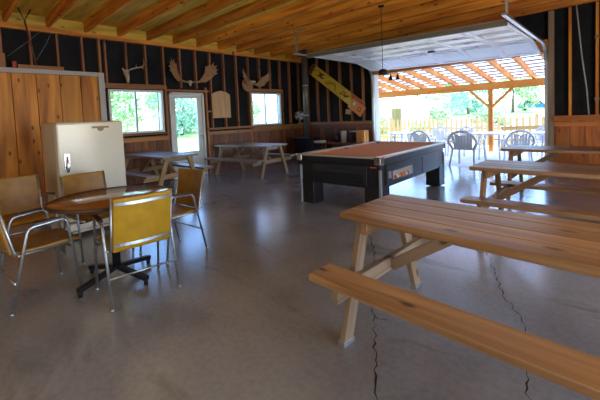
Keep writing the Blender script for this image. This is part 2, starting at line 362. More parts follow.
# studs stand in front of the sheathing
for x in (-7.70, -7.27, -6.84, -6.37, -5.95, -5.55): MB().box(x-.019, x+.019, YB-.05, YB+.05, 1.18, 3.25).build('stud', 'stud', wb)
for x in (-5.24,): MB().box(x-.03, x+.03, YB-.04, YB+.05, 0, 3.25).build('stud', 'oldleg', wb)
MB().box(-1.19, -1.10, YB-.05, YB+.05, 0, 3.25).build('stud', 'leg', wb)
for x in (-.85, -.455, -.02, .4, .82, 1.24, 1.66, 2.08, 2.5, 2.92, 3.3): MB().box(x-.021, x+.021, YB-.05, YB+.05, 1.18, 3.25).build('stud', 'joist', wb)
for x0, x1, z in ((-.49, -.2, 2.60), (-.49, -.2, 1.45)): MB().box(-.49, -.42, YB-.056, YB-.048, z, z+.05).build('blocking', 'leg', wb)
MB().box(OX0, OX1, YB-.04, YB+.05, OZ, OZ+.25).build('header', 'joist', wb)
def planks_x(x0, x1, z0, z1, w, ya, yb):
    b = MB(); x = x0
    while x < x1-.01:
        e = min(x+w*random.uniform(.85, 1.15), x1); b.box(x+.003, e-.003, ya, yb, z0, z1); x = e
    return b
planks_x(XL+.03, -5.27, .02, 1.1, .19, YB-.03, YB+.04).build('wainscot', 'wains', wb, .003)
planks_x(-1.10, XR, .02, 1.1, .23, YB-.03, YB+.04).build('wainscot', 'railred', wb, .004)
MB().box(XL+.05, -5.27, YB-.12, YB+.04, 1.10, 1.18).build('rail', 'rail', wb, .004)
MB().box(XL+.05, -5.27, YB-.06, YB+.04, .99, 1.08).build('rail', 'wains', wb, .004)
MB().box(-1.10, XR, YB-.12, YB+.04, 1.085, 1.18).build('rail', 'railred', wb, .004)
MB().box(-1.10, XR, YB-.06, YB+.04, .965, 1.06).build('rail', 'railred', wb, .004)
MB().box(OX0-.0, OX0+.035, YB-.02, YB+.2, 0, OZ).build('trim_1', 'white', kind='structure')
MB().box(OX1-.035, OX1, YB-.0, YB+.2, 0, OZ).build('trim_2', 'greytrim', kind='structure')
# ---- the walls out of view (a wide doorway in the right one)
b = MB(); wall_boxes(b, 'y', YF, YB+.15, 3.50, [(.1, 4.3, 0, 2.45)], XR+.02, XR+.12); b.build('wall_right', 'wains', kind='structure')
b = MB(); wall_boxes(b, 'x', XL-.14, XR+.12, 3.50, [], YF-.12, YF-.02); b.build('wall_front', 'wains', kind='structure')
# ---- ceiling: board deck on joists
JB, JT = ZP+.09, ZP+.30
b = MB(); y = YF-.1
while y < YB+.2:
    b.box(XL-.15, XR+.15, y+.002, y+.188, JT, JT+.03); y += .19
ce = b.build('ceiling', 'deck', kind='structure')
for k in range(-8, 12):
    y = 1.58+.637*k
    MB().box(XL-.04, XR, y-.022, y+.022, JB, JT).build('joist', 'joist', ce)
MB().box(XL-.04, XR, YB-.14, YB-.09, JB-.02, JT).build('joist', 'joist', ce)
MB().box(XL-.035, XL-.012, YF, YB, ZP+.09, JT).build('trim_3', 'deck', kind='structure')
# ---- patio, ground
MB().box(-12, 4, YB+.15, 13.2, -.12, -.02).build('patio_floor', 'patio', kind='structure')
g = MB(); NX, NY = 40, 40; vs = []
def gz(x, y):
    d = max(0, -x-11); return -.16+min(2.4, d*.075)+max(0, y-24)*.03
for j in range(NY+1):
    for i in range(NX+1):
        x = -60+100*i/NX; y = -30+110*j/NY; vs.append(Vector((x, y, gz(x, y))))
g.add(vs, [(j*(NX+1)+i, j*(NX+1)+i+1, (j+1)*(NX+1)+i+1, (j+1)*(NX+1)+i) for j in range(NY) for i in range(NX)], smooth=True)
for i, f in enumerate(g.f):
    xs = [g.v[j][0] for j in f]; ys = [g.v[j][1] for j in f]
    if max(xs) < -9.5 and max(ys) < 24: g.mi[i] = 1
    if min(ys) > 38: g.mi[i] = 1
g.build('ground', ['gravel', 'grass'], kind='structure')

# ================================================================ garage door overhead
gd = empty('garage_door', (-3.2, 6.9, 2.7)); tag(gd, 'white sectional garage door rolled up overhead above the wide opening', 'garage door')
def rel(o, e): o.location = -Vector(e.location); return o
DX0, DX1 = -5.12, -1.28
secs = [((5.81, 2.635), (6.38, 2.64)), ((6.40, 2.64), (6.96, 2.645)), ((6.98, 2.645), (7.54, 2.645)), ((7.56, 2.645), (8.40, 2.475))]
for (ya, za), (yb, zb) in secs:
    b = MB(); b.beam(((DX0+DX1)/2, ya, za+.02), ((DX0+DX1)/2, yb, zb+.02), DX1-DX0, .035)
    s_ = rel(b.build('door_section', 'door', gd, .004), gd)
    b = MB(); n = 6; wseg = (DX1-DX0)/n; fr = [.12, .88]
    for k in range(n):      # raised rims of the pressed panels, on the side that hangs down
        xa, xb = DX0+k*wseg+.06, DX0+(k+1)*wseg-.06
        P = lambda x, t: Vector((x, ya+(yb-ya)*t, za+(zb-za)*t-.002))
        for a_, c_ in (((xa, fr[0]), (xb, fr[0])), ((xa, fr[1]), (xb, fr[1])), ((xa, fr[0]), (xa, fr[1])), ((xb, fr[0]), (xb, fr[1]))):
            b.beam(P(*a_), P(*c_), .018, .01)
    b.build('panel_rim', 'door', s_)
rel(MB().box(DX0, DX1, 5.755, 5.80, 2.615, 2.69).build('end_stile', 'doorshade', gd), gd)  # stile coloured dark as the shadow in the section's recess
rel(MB().box(DX0, DX1, 5.75, 5.77, 2.69, 2.705).build('edge_strip', 'steel', gd), gd)
b = MB()
for x in (-4.3, -3.3, -2.2):
    for y in (6.39, 6.97, 7.55): b.box(x-.04, x+.04, y-.05, y+.05, 2.62, 2.632)
rel(b.build('hinge', 'steel', gd), gd)
rel(MB().box(-3.05, -2.93, 7.2, 7.3, 2.60, 2.63).build('lock_handle', 'iron', gd), gd)
for x, nm in ((-5.17, 'left'), (-1.22, 'right')):
    t = empty('garage_door_track', (x, 5.5, 0)); tag(t, 'galvanised curved garage door track hung from joists at the %s jamb' % nm, 'garage door track')
    TZ = 2.73 if x < -3 else 2.62
    cr = [(0, YB-.10-5.5, .0), (0, YB-.10-5.5, 2.2)]+[(0, YB-.10-5.5-.42*(1-math.cos(a)), 2.2+(TZ-2.22)*math.sin(a)) for a in [PI/2*k/8 for k in range(1, 9)]]
    cr += [(0, -.15 if x < -3 else -.2, TZ)]
    b = MB()
    for i in range(len(cr)-1): b.beam(cr[i], cr[i+1], .05, .03 if i else .03, (0, 0, 1) if i else (0, 1, 0))
    b.build('rail', 'steel', t)
    b = MB(); h = JB-2.70+.0
    b.beam((0, -.02, TZ), (.0, .12, JB+.1), .03, .004, (0, 1, 0)); b.beam((0, -.02, TZ), (0, -.1, JB+.1), .03, .004, (0, 1, 0)); b.beam((-.14, .12, JB-.004), (.14, .12, JB-.004), .035, .006)
    b.build('hanger', 'steel', t)
    for y in (.4, .95, 1.5, 2.1): MB().tube([(0, y, TZ), (.0 + (.03 if x < -3 else -.03), y, TZ)], .02).build('roller', 'steel', t)

gd.rotation_euler = (0, .0287, 0)

# ================================================================ picnic tables
def picnic_table(name, L, W, mtop, mleg, capped, two_brace=True, nb=4, inset=.13, footy=.46, bench_c=.53, bw=.2, oversize=.0):
    r = empty(name); b = MB(); w = W/nb
    for k in range(nb): b.box(-L/2, L/2, -W/2+k*w+.002, -W/2+(k+1)*w-.002, .71, .75)
    b.build('tabletop', mtop, r, .006)
    for s in (-1, 1):
        MB().box(-L/2, L/2, s*bench_c-bw/2, s*bench_c+bw/2, .41, .45).build('bench', mtop, r, .006)
    for sx in (-1, 1):
        x = sx*(L/2-inset)
        for sy in (-1, 1):
            p0 = Vector((x, sy*footy, 0)); p1 = Vector((x, sy*.235, .705)); b = MB()
            d = (p1-p0); u = Vector((0, 1, 0)); R0 = .045
            vs = []
            for (yy, zz) in ((p0.y, 0), (p1.y, .705)):
                for dx in (-.02, .02):
                    for dy in (-R0, R0): vs.append(Vector((x+dx, yy+dy, zz)))
            off = random.random()*20; gs = [Vector((v.z+off, v.y-(p0.y if v.z < .1 else p1.y), v.x)) for v in vs]
            b.add(vs, [(0, 1, 3, 2), (4, 6, 7, 5), (0, 4, 5, 1), (2, 3, 7, 6), (0, 2, 6, 4), (1, 5, 7, 3)], gs)
            lg = b.build('leg', mleg, r, .004)
            if capped: MB().box(x-.026, x+.026, sy*(footy-.003)-R0-.006, sy*(footy-.003)+R0+.006, 0, .03).build('foot_cap', 'steel', lg, .003)
        xi = x-sx*.042
        MB().box(xi-.02, xi+.02, -(bench_c+bw/2-.03), bench_c+bw/2-.03, .318, .408).build('crossbeam', mleg, r, .004)
        MB().box(xi-.02, xi+.02, -W/2+.03, W/2-.03, .63, .708).build('cleat', mtop, r, .004)
        b = MB(); b.beam((xi-sx*.02, 0, .35), (xi-sx*.52, 0, .69), .04, .07); b.build('brace', mleg, r, .004)
    return r
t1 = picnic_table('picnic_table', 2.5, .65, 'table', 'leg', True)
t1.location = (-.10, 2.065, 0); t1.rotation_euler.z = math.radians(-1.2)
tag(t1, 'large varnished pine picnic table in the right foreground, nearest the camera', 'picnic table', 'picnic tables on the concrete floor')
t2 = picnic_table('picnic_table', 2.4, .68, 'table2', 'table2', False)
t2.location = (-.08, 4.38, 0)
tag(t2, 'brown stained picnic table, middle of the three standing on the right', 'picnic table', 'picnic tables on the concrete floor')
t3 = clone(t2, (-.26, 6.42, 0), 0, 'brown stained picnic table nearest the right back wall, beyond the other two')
f1 = picnic_table('picnic_table', 1.8, .75, 'old', 'oldleg', False, footy=.47, bench_c=.60, bw=.24)
f1.location = (-6.82, 5.38, 0); f1.rotation_euler.z = math.radians(7)
tag(f1, 'weathered grey-topped picnic table under the far left window near the corner', 'picnic table', 'picnic tables on the concrete floor')
f2 = clone(f1, (-6.98, 3.08, 0), math.radians(5), 'weathered grey-topped picnic table beside the cream fridge, before the glass door')

# ================================================================ round table
rt_ = empty('round_table', (-3.30, 1.03, 0)); tag(rt_, 'round brown laminate table with dark edge and pedestal, ringed by gold chairs', 'table')
R = .48
MB().lathe([(0.0001, .725), (R-.01, .725), (R-.005, .728), (R-.005, .7465), (R-.01, .75), (.0001, .75)], n=64).build('tabletop', 'tabletop', rt_)
MB().lathe([(R-.006, .722), (R, .724), (R+.002, .737), (R, .7515), (R-.006, .752)], n=64, cap=False).build('edge_band', 'armpad', rt_)
MB().tube([(0, 0, .12), (0, 0, .70)], .035, 16).build('column', 'iron', rt_)
MB().lathe([(.0001, .695), (.16, .70), (.16, .724), (.0001, .724)]).build('top_plate', 'iron', rt_)
for k in range(4):
    a = PI/2*k+math.radians(20); c, s = math.cos(a), math.sin(a)
    f_ = MB().beam((0, 0, .115), (c*.36, s*.36, .055), .045, .035).build('foot', 'iron', rt_)
    MB().tube([(c*.345, s*.345, 0), (c*.345, s*.345, .05)], .018, 10).build('glide', 'iron', f_)

# ================================================================ gold armchairs (faces +Y, origin on the floor)
def arm_chair(m):
    r = empty('armchair')
    n = 9; wx = .215
    def shell(pts, thick, half, bow):        # profile in the YZ plane swept across, curved
        b = MB(); K = 12; vs = []; N = len(pts)
        for side in (0, 1):
            for i, (y, z, ny, nz) in enumerate(pts):
                for k in range(K+1):
                    u = -1+2*k/K; t = thick*side
                    vs.append(Vector((u*half, y+ny*t-bow*(1-u*u), z+nz*t)))
        q = N*(K+1); fs = []
        for i in range(N-1):
            for k in range(K):
                a = i*(K+1)+k; fs.append((a, a+1, a+K+2, a+K+1)); fs.append((q+a, q+a+K+1, q+a+K+2, q+a+1))
        for i in range(N-1):
            a = i*(K+1); fs.append((a, a+K+1, q+a+K+1, q+a)); a += K; fs.append((a, q+a, q+a+K+1, a+K+1))
        for k in range(K):
            fs.append((k, q+k, q+k+1, k+1)); a = (N-1)*(K+1)+k; fs.append((a, a+1, q+a+1, q+a))
        b.add(vs, fs, smooth=True); return b
    # backrest: leans back with height, gently bowed
    back = [(-.215-.085*t, .445+.40*t, -.97, -.2) for t in (0, .06, .25, .5, .75, .94, 1)]
    bo = shell(back, .032, wx, .03).build('backrest', m, r, .006)
    for t, nm in ((.10, 'lower'), (.90, 'upper')):
        y = -.215-.085*t-.03; z = .445+.40*t
        b = MB(); K = 12; pts = [Vector((-wx*.97+2*wx*.97*k/K, y-.03*(1-(-1+2*k/K)**2)-.006, z-.006)) for k in range(K+1)]
        for i in range(K): b.beam(pts[i], pts[i+1], .004, .022)
        b.build('chrome_strip', 'tube', bo)
    seat = MB(); P = []
    pr = [(-.23, .44), (-.2, .455), (0, .452), (.16, .462), (.215, .452), (.235, .43), (.22, .415), (0, .412), (-.22, .415)]
    vs = []
    for u in (-1, -.96, .96, 1):
        for (y, z) in pr: vs.append(Vector((u*wx, y, .435+(z-.435)*(.6 if abs(u) == 1 else 1))))
    n_ = len(pr); fs = [(i*n_+k, i*n_+(k+1) % n_, (i+1)*n_+(k+1) % n_, (i+1)*n_+k) for i in range(3) for k in range(n_)]+[tuple(range(n_)), tuple(3*n_+k for k in reversed(range(n_)))]
    seat.add(vs, fs).build('seat', m, r, .008)
    for s in (-1, 1):
        x = s*.255
        fr = MB().tube([(x, -.27, .012), (x, -.14, .59), (x, -.125, .615), (x, -.10, .625), (x, .08, .64), (x, .11, .635), (x, .125, .61), (x, .20, .012)], .0105, 8).build('side_frame', 'tube', r)
        b = MB(); b.beam((x, -.10, .642), (x, .09, .655), .036, .02); b.build('arm_pad', 'armpad', fr, .006)
        for y in (-.27, .20): MB().tube([(x, y, 0), (x, y, .02)], .014, 8).build('foot_cap', 'tube', fr)
        # seat and back rail tube that carries the shell
        MB().tube([(s*.222, -.30, .845), (s*.222, -.235, .52), (s*.222, -.222, .45), (s*.222, -.19, .425), (s*.222, .21, .425)], .0095, 8).build('shell_rail', 'tube', r)
        MB().tube([(s*.222, .13, .425), (x, .154, .43)], .008, 8).build('bracket', 'tube', r)
        MB().tube([(s*.222, -.18, .425), (x, -.2, .43)], .008, 8).build('bracket', 'tube', r)
    MB().tube([(-.255, -.235, .23), (.255, -.235, .23)], .008, 8).build('crossbar', 'tube', r)
    MB().tube([(-.255, .14, .40), (.255, .14, .40)], .008, 8).build('crossbar', 'armpad', r)
    return r
GR = 'gold vinyl armchairs round the table'
def place(ch, x, y, face, label):            # face: direction the sitter looks, degrees from +X
    ch.location = (x, y, 0); ch.rotation_euler.z = math.radians(face-90); tag(ch, label, 'chair', GR)
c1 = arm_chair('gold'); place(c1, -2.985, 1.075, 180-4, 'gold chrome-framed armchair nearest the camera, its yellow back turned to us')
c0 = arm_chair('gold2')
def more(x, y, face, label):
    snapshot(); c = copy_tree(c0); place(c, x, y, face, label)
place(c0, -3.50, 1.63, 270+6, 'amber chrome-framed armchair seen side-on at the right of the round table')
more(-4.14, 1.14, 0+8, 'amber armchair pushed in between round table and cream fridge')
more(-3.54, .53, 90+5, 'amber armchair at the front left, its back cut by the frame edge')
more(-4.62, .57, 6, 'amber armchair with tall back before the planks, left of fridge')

# ================================================================ fridge (front faces +X)
fr = empty('fridge', (-5.25, 1.34, 0), math.radians(2)); tag(fr, 'old cream enamel fridge with rounded corners standing behind the round table', 'fridge')
def rbox(x0, x1, y0, y1, z0, z1, rad, seg=5):
    """box whose edges get a wide bevel from the modifier"""
    return MB().box(x0, x1, y0, y1, z0, z1)
cb = rbox(-.34, .27, -.385, .385, .04, 1.435, .06).build('cabinet', 'fridge', fr, .045); cb.modifiers[0].segments = 5
for p in cb.data.polygons: p.use_smooth = False
dd = rbox(.282, .345, -.385, .385, .20, 1.43, .05).build('door', 'fridge', fr, .03); dd.modifiers[0].segments = 5
MB().box(.27, .283, -.37, .37, .2, 1.39).build('gasket', 'gasket', fr)
MB().box(.275, .335, -.375, .375, .05, .185).build('kick_panel', 'fridge', fr, .02)
MB().box(.334, .342, -.36, .36, .186, .196).build('trim_strip', 'gasket', fr)
b = MB(); b.box(.345, .352, -.345, .345, 1.175, 1.182).build('crease', 'fridge', dd)
b = MB(); b.box(.343, .356, -.325, -.265, .845, 1.05); b.tube([(.375, -.295, .83), (.385, -.295, .90), (.36, -.295, 1.02)], [.016, .018, .01], 10); h_ = b.build('handle', 'chrome', dd, .004)
MB().box(.356, .362, -.315, -.275, .86, .90).build('lock', 'iron', h_)
b = MB(); b.box(.343, .352, .0, .20, 1.345, 1.368); b.prism([(.06, 1.345), (.14, 1.345), (.13, 1.315), (.10, 1.305), (.07, 1.315)], lambda u, v, w: Vector((.343+w, u, v)), .009); b.build('badge', 'brass', dd)
for sx in (-.28, .22):
    for sy in (-.32, .32): MB().tube([(sx, sy, 0), (sx, sy, .045)], .02, 8).build('foot', 'iron', fr)

# ================================================================ pool table
pt = empty('pool_table', (-3.12, 5.21, 0), math.radians(2.2)); tag(pt, 'coin-operated pool table with rust-red cloth and black cabinet before the opening', 'pool table')
HW, HL = .735, 1.26
MB().box(-HW+.08, HW-.08, -HL+.08, HL-.08, .72, .765).build('cloth_bed', 'felt', pt)
b = MB()
for s in (-1, 1):
    for (c0_, c1_) in ((-HL+.16, -.09), (.09, HL-.16)):
        b.prism([(0, .765), (.05, .785), (.05, .765)], (lambda s_, a_, e_: (lambda u, v, w: Vector((s_*(HW-.13+u), a_+(e_-a_)*w, v))))(s, c0_, c1_), 1)
    b.prism([(0, .765), (.05, .785), (.05, .765)], (lambda s_: (lambda u, v, w: Vector((-HW+.17+(2*HW-.34)*w, s_*(HL-.13+u), v))))(s), 1)
b.build('cushion', 'felt', pt)
for s in (-1, 1):
    lr = MB().box(s*(HW-.085), s*HW, -HL+.10, HL-.10, .775, .80).build('long_rail', 'railtop', pt, .008); MB().box(s*(HW-.085), s*(HW-.012), -HL+.10, HL-.10, .70, .775).build('apron', 'dgrey', lr, .004)
    lr = MB().box(-HW+.10, HW-.10, s*(HL-.085), s*HL, .775, .80).build('end_rail', 'railtop', pt, .008); MB().box(-HW+.10, HW-.10, s*(HL-.085), s*(HL-.012), .70, .775).build('apron', 'blackm', lr, .004)
for sx in (-1, 1):
    for sy in (-1, 1):
        MB().box(sx*(HW-.10), sx*(HW+.006), sy*(HL-.10), sy*(HL+.006), .69, .805).build('corner_cap', 'chrome', pt, .015)
        MB().lathe([(.055, .7661), (.05, .74), (.0001, .735)], (sx*(HW-.125), sy*(HL-.125), .001), 16).build('pocket', 'blackm', pt)
    MB().lathe([(.05, .7661), (.045, .74), (.0001, .735)], (sx*(HW-.115), 0, .001), 16).build('pocket', 'blackm', pt)
cabw, cabl = HW-.045, HL-.06
MB().box(-cabw, cabw, -cabl, cabl, .36, .70).build('cabinet', 'blackm', pt, .01)
for sy in (-1, 1):
    b = MB(); y = sy*cabl
    e1 = MB().box(-cabw+.25, cabw-.2, y, y+sy*.014, .375, .665).build('end_panel', 'dgrey', pt, .004)
    MB().box(-cabw+.29, cabw-.26, y+sy*.014, y+sy*.02, .41, .53).build('tray_opening', 'blackm', e1, .004)
    b = MB(); 
    for a in ((-cabw+.27, cabw-.24, .53, .545), (-cabw+.27, cabw-.24, .395, .41), (-cabw+.27, -cabw+.29, .395, .545), (cabw-.26, cabw-.24, .395, .545)): b.box(a[0], a[1], y+sy*.014, y+sy*.026, a[2], a[3])
    b.build('tray_frame', 'blackm', e1)
    MB().box(-.12, .2, y+sy*.014, y+sy*.02, .60, .615).build('name_plate', 'blackm', e1)
    MB().box(cabw-.15, cabw-.05, y, y+sy*.006, .645, .66).build('label_plate', 'red', pt)
for sx in (-1, 1):
    x = sx*cabw
    for sy in (-1, 1):
        yo, yi = sy*(cabl-.0), sy*(cabl-.24)
        lg = MB().box(sx*(cabw-.24), sx*(cabw+.01), yo+sy*.01, yi, 0.02, .70 if False else .40).build('leg', 'blackm', pt, .008)
        MB().box(sx*(cabw-.015), sx*(cabw+.018), yo-sy*.02, yo+sy*.018, 0.02, .62).build('corner_trim', 'steel', lg, .003)
        MB().tube([(sx*(cabw-.12), sy*(cabl-.12), 0), (sx*(cabw-.12), sy*(cabl-.12), .03)], .05, 12).build('leveller', 'iron', lg)
    sp = MB().box(x, x+sx*.012, -cabl+.16, cabl-.26, .37, .66).build('side_panel', 'dgrey', pt, .003)
    b = MB(); ya, yb, za, zb = -.90, -.22, .44, .58
    for q in ((ya, yb, za, za+.012), (ya, yb, zb-.012, zb), (ya, ya+.02, za, zb), (yb-.02, yb, za, zb)): b.box(x+sx*.012, x+sx*.024, *q)
    wf = b.build('ball_window', 'chrome', sp)
    MB().box(x+sx*.012, x+sx*.016, ya+.02, yb-.02, za+.012, zb-.012).build('window_back', 'railtop', wf)
    cols = ['red', 'white', 'yellow', 'red', 'orange', 'cloth', 'white', 'red']
    for k, cc in enumerate(cols): MB().ball((x+sx*.026, ya+.09+k*.058, za+.040), .026, 12).build('pool_ball', cc, wf)
    MB().box(x+sx*.012, x+sx*.03, -1.0, -.93, .48, .58).build('coin_slot', 'steel', sp, .004)
    MB().box(x+sx*.012, x+sx*.018, .18, .19, .38, .65).build('panel_seam', 'blackm', sp)

# ================================================================ hanging lamp over pool table
pl = empty('pendant_lamp', (-3.18, 5.58, 0)); tag(pl, 'black pendant hanging on a thin cord above the pool table', 'pendant lamp')
MB().tube([(0, 0, 2.16), (0, 0, JB)], .005, 8).build('cord', 'iron', pl)
MB().lathe([(.0001, 2.17), (.03, 2.165), (.075, 2.14), (.08, 2.08), (.07, 2.065), (.0001, 2.065)], n=20).build('hub', 'iron', pl)
MB().lathe([(.0001, JB-.02), (.05, JB-.015), (.055, JB), (.0001, JB)], n=16).build('ceiling_rose', 'iron', pl)
for ex, ey in ((.16, -.02), (.27, .02)):
    a = MB().tube([(.05, 0, 2.09), (ex*.6, ey, 2.11), (ex, ey, 2.08), (ex, ey, 2.02)], .007, 8).build('arm', 'rust', pl)
    MB().lathe([(.0001, 2.03), (.018, 2.03), (.022, 1.99), (.04, 1.955), (.038, 1.95), (.0001, 1.97)], (ex, ey, 0), 16).build('lamp_socket', 'iron', a)

# ================================================================ wood stove in the corner
st = empty('wood_stove', (-7.12, 7.85, 0)); tag(st, 'black cast-iron stove with tall flue pipe in the far corner', 'stove')
MB().box(-.26, .28, -.30, .30, .18, .72).build('firebox', 'iron', st, .02)
MB().box(-.30, .32, -.34, .34, .72, .76).build('top_plate', 'dgrey', st, .01)
MB().box(.28, .30, -.2, .2, .28, .62).build('door', 'dgrey', st, .008)
MB().tube([(0, 0, .76), (0, 0, JT-.005)], .085, 20).build('flue_pipe', 'flue', st)
b = MB()
for z in (1.4, 2.3): b.tube([(0, 0, z), (0, 0, z+.03)], .092, 20)
b.build('pipe_collar', 'steel', st)
for sx in (-.2, .22):
    for sy in (-.24, .24): MB().tube([(sx, sy, 0), (sx, sy, .19)], [.02, .03], 10).build('leg', 'iron', st)
fn = empty('desk_fan', (-7.80, 8.26, 1.15), math.radians(-38)); tag(fn, 'small pale round desk fan standing on the rail in the corner', 'fan'); fn.scale = (1.25, 1.25, 1.15)
MB().lathe([(.0001, 0), (.07, 0), (.065, .015), (.02, .03), (.015, .12), (.0001, .12)]).build('stand', 'steel', fn)
RX = Matrix.Rotation(PI/2, 3, 'Y')
b = MB()
for s in (-.03, .03):
    for rr in (.125, .09, .05): b.tube([(s, rr*math.cos(2*PI*k/24), .23+rr*math.sin(2*PI*k/24)) for k in range(24)], .0028, 5, True)
for k in range(16):
    a = 2*PI*k/16; b.tube([(-.045, .02*math.cos(a), .23+.02*math.sin(a)), (-.03, .09*math.cos(a), .23+.09*math.sin(a)), (0, .13*math.cos(a), .23+.13*math.sin(a)), (.03, .09*math.cos(a), .23+.09*math.sin(a)), (.045, .02*math.cos(a), .23+.02*math.sin(a))], .002, 4)
b.build('cage', 'steel', fn)
b = MB()
for k in range(4):
    a = PI/2*k+.4; b.prism([(-.02, .02), (-.05, .1), (.0, .115), (.045, .09), (.02, .02)], (lambda a_: (lambda u, v, w: Vector((-.008+w+u*.2, u*math.cos(a_)-v*math.sin(a_), .23+u*math.sin(a_)+v*math.cos(a_)))))(a), .003)
b.build('blades', 'plastic', fn)
MB().tube([(-.07, 0, .23), (.03, 0, .23)], .03, 14).build('motor', 'steel', fn)

# ================================================================ workbench and clutter at the back wall, left of the opening
wb_ = empty('workbench', (-6.05, 8.28, 0)); tag(wb_, 'low wooden workbench with open shelf against the back wall behind the pool table', 'workbench')
MB().box(-.62, .78, -.22, .24, .53, .57).build('worktop', 'wains', wb_, .004)
MB().box(-.60, .76, -.18, .22, .2, .23).build('shelf', 'wains', wb_, .004)
for sx in (-.58, .74):
    for sy in (-.18, .20): MB().box(sx-.03, sx+.03, sy-.03, sy+.03, 0, .53).build('leg', 'wains', wb_, .004)
cr = empty('wooden_crate', (-5.40, 8.26, .57)); tag(cr, 'pale pine box standing on the workbench beside the opening', 'crate')
MB().box(-.12, .12, -.12, .12, 0, .015).build('base', 'plaque', cr)
for s in (-1, 1):
    MB().box(s*.12-.008, s*.12+.008, -.12, .12, 0, .335).build('side_panel', 'panel', cr); MB().box(-.11, .11, s*.112-.008, s*.112+.008, 0, .335).build('side_panel', 'panel', cr)
MB().box(-.13, .13, -.13, .13, .335, .35).build('lid', 'panel', cr)
bk = MB().lathe([(.0001, 0), (.075, 0), (.088, .33), (.092, .34), (.08, .34), (.07, .02), (.0001, .02)], n=24).build('bucket', 'bone'); bk.location = (-6.0, 8.2, .57); tag(bk, 'tall cream bucket on the workbench behind the pool table', 'bucket')
rl = MB().tube([(-.2, 0, .0), (.20, 0, .012)], .02, 12).build('paper_roll', 'white'); rl.location = (-5.74, 8.40, .57+.31); tag(rl, 'thin white tube lying over the jars on the workbench', 'tube')
for k, (x, y, hh, rr, m_) in enumerate(((-5.86, 8.40, .285, .045, 'darkglass'), (-5.67, 8.40, .292, .05, 'dgrey'))):
    j = empty('jar', (x, y, .57)); tag(j, ('dark glass jar under the white tube, beside the bucket', 'dark grey tin under the white tube, beside the pine box')[k], 'jar')
    MB().lathe([(.0001, 0), (rr, 0), (rr, hh*.8), (rr*.8, hh*.9), (rr*.8, hh*.94), (.0001, hh*.94)], n=18).build('body', m_, j)
    MB().lathe([(.0001, hh*.94), (rr*.85, hh*.94), (rr*.85, hh), (.0001, hh)], n=18).build('lid', 'iron', j)
sc_ = empty('oil_can', (-6.32, 8.28, .57)); tag(sc_, 'dark metal oil can with thin spout on the left of the workbench', 'oil can')
MB().lathe([(.0001, 0), (.07, 0), (.07, .16), (.02, .24), (.0001, .25)]).build('body', 'dgrey', sc_); MB().tube([(0, 0, .23), (-.05, 0, .31), (-.14, 0, .33)], .008, 8).build('spout', 'dgrey', sc_)
st2 = empty('stool', (-6.50, 7.70, -.0)); tag(st2, 'round pale-topped stool between the stove and the pool table', 'stool')
MB().lathe([(.0001, .60), (.17, .60), (.185, .615), (.185, .645), (.17, .66), (.0001, .665)], n=28).build('seat', 'bone', st2)
for k in range(4):
    a = PI/2*k+.5; MB().tube([(.2*math.cos(a), .2*math.sin(a), 0), (.12*math.cos(a), .12*math.sin(a), .60)], .014, 8).build('leg', 'iron', st2)

# ================================================================ yellow board and orange sign on the back wall
yb = empty('painted_board', (-6.5, YB-.075, 2.24)); yb.rotation_euler = (0, math.radians(36.0), 0)
tag(yb, 'long yellow painted board with dark figures hung diagonally on the studs', 'painted board')
def PW(u, v, w): return Vector((u, -w, v))
hl = 1.17; hw = .175
out = [(-hl, -hw+.03), (-hl-.03, 0), (-hl, hw-.03), (-hl+.06, hw), (hl, hw), (hl, -hw), (-hl+.06, -hw)]
MB().prism(out, PW, .02).build('board', 'yellow', yb)
MB().prism([(-hl+.005, -hw+.035), (-hl-.02, 0), (-hl+.005, hw-.035), (-hl+.06, hw-.004), (-hl+.16, hw-.004), (-hl+.12, -hw+.004)], lambda u, v, w: Vector((u, -.0205-w, v)), .002).build('brown_tip', 'rust', yb)
MB().prism([(hl-.55, hw-.01), (hl, hw-.004), (hl, -hw+.004), (hl-.40, -hw+.02), (hl-.44, .02)], lambda u, v, w: Vector((u, -.0205-w, v)), .003).build('red_end', 'red', yb)
b = MB()
def stroke(pts, w=.018):
    for i in range(len(pts)-1): b.beam((pts[i][0], -.022, pts[i][1]), (pts[i+1][0], -.022, pts[i+1][1]), w*1.5, .003, (0, -1, 0))
stroke([(-.98, .02), (-.93, .07)], .02)
for cx_ in (-.68,): 
    stroke([(cx_-.10, .09), (cx_+.02, .05), (cx_+.12, .09)], .03); stroke([(cx_-.08, -.02), (cx_+.04, .02), (cx_+.02, .09)], .045); stroke([(cx_+.0, -.04), (cx_+.16, -.01)], .03); stroke([(cx_-.1, -.07), (cx_-.05, .0)], .02)
stroke([(-.36, -.04), (-.28, -.07), (-.20, .02), (-.12, .06), (.0, .05), (.02, -.03), (.08, -.08)], .016)
stroke([(-.30, .02), (-.24, .06)], .014); stroke([(.26, -.08), (.34, -.02), (.44, -.03), (.46, .05), (.36, .06), (.33, .0)], .018); stroke([(.45, -.05), (.60, .04)], .03)
b.build('painted_figures', 'ink', yb)
os_ = empty('orange_sign', (-5.72, YB-.115, 1.58)); os_.rotation_euler = (0, math.radians(33), 0)
tag(os_, 'orange-red square card with dark ring hung over the yellow board end', 'sign')
MB().prism([(-.28, -.14), (.26, -.17), (.28, .15), (-.24, .17)], PW, .012).build('card', 'orange', os_)
b = MB(); b.tube([(.12+.05*math.cos(2*PI*k/20), -.014, .0+.07*math.sin(2*PI*k/20)) for k in range(20)], .009, 6, True); b.build('ring', 'ink', os_)
MB().prism([(-.28, -.12), (-.20, -.13), (-.18, .0), (-.26, .05)], lambda u, v, w: Vector((u, -.013-w, v)), .003).build('pale_patch', 'plaque', os_)
MB().prism([(-.16, .02), (-.08, .0), (-.06, .10), (-.15, .12)], lambda u, v, w: Vector((u, -.013-w, v)), .003).build('white_patch', 'white', os_)
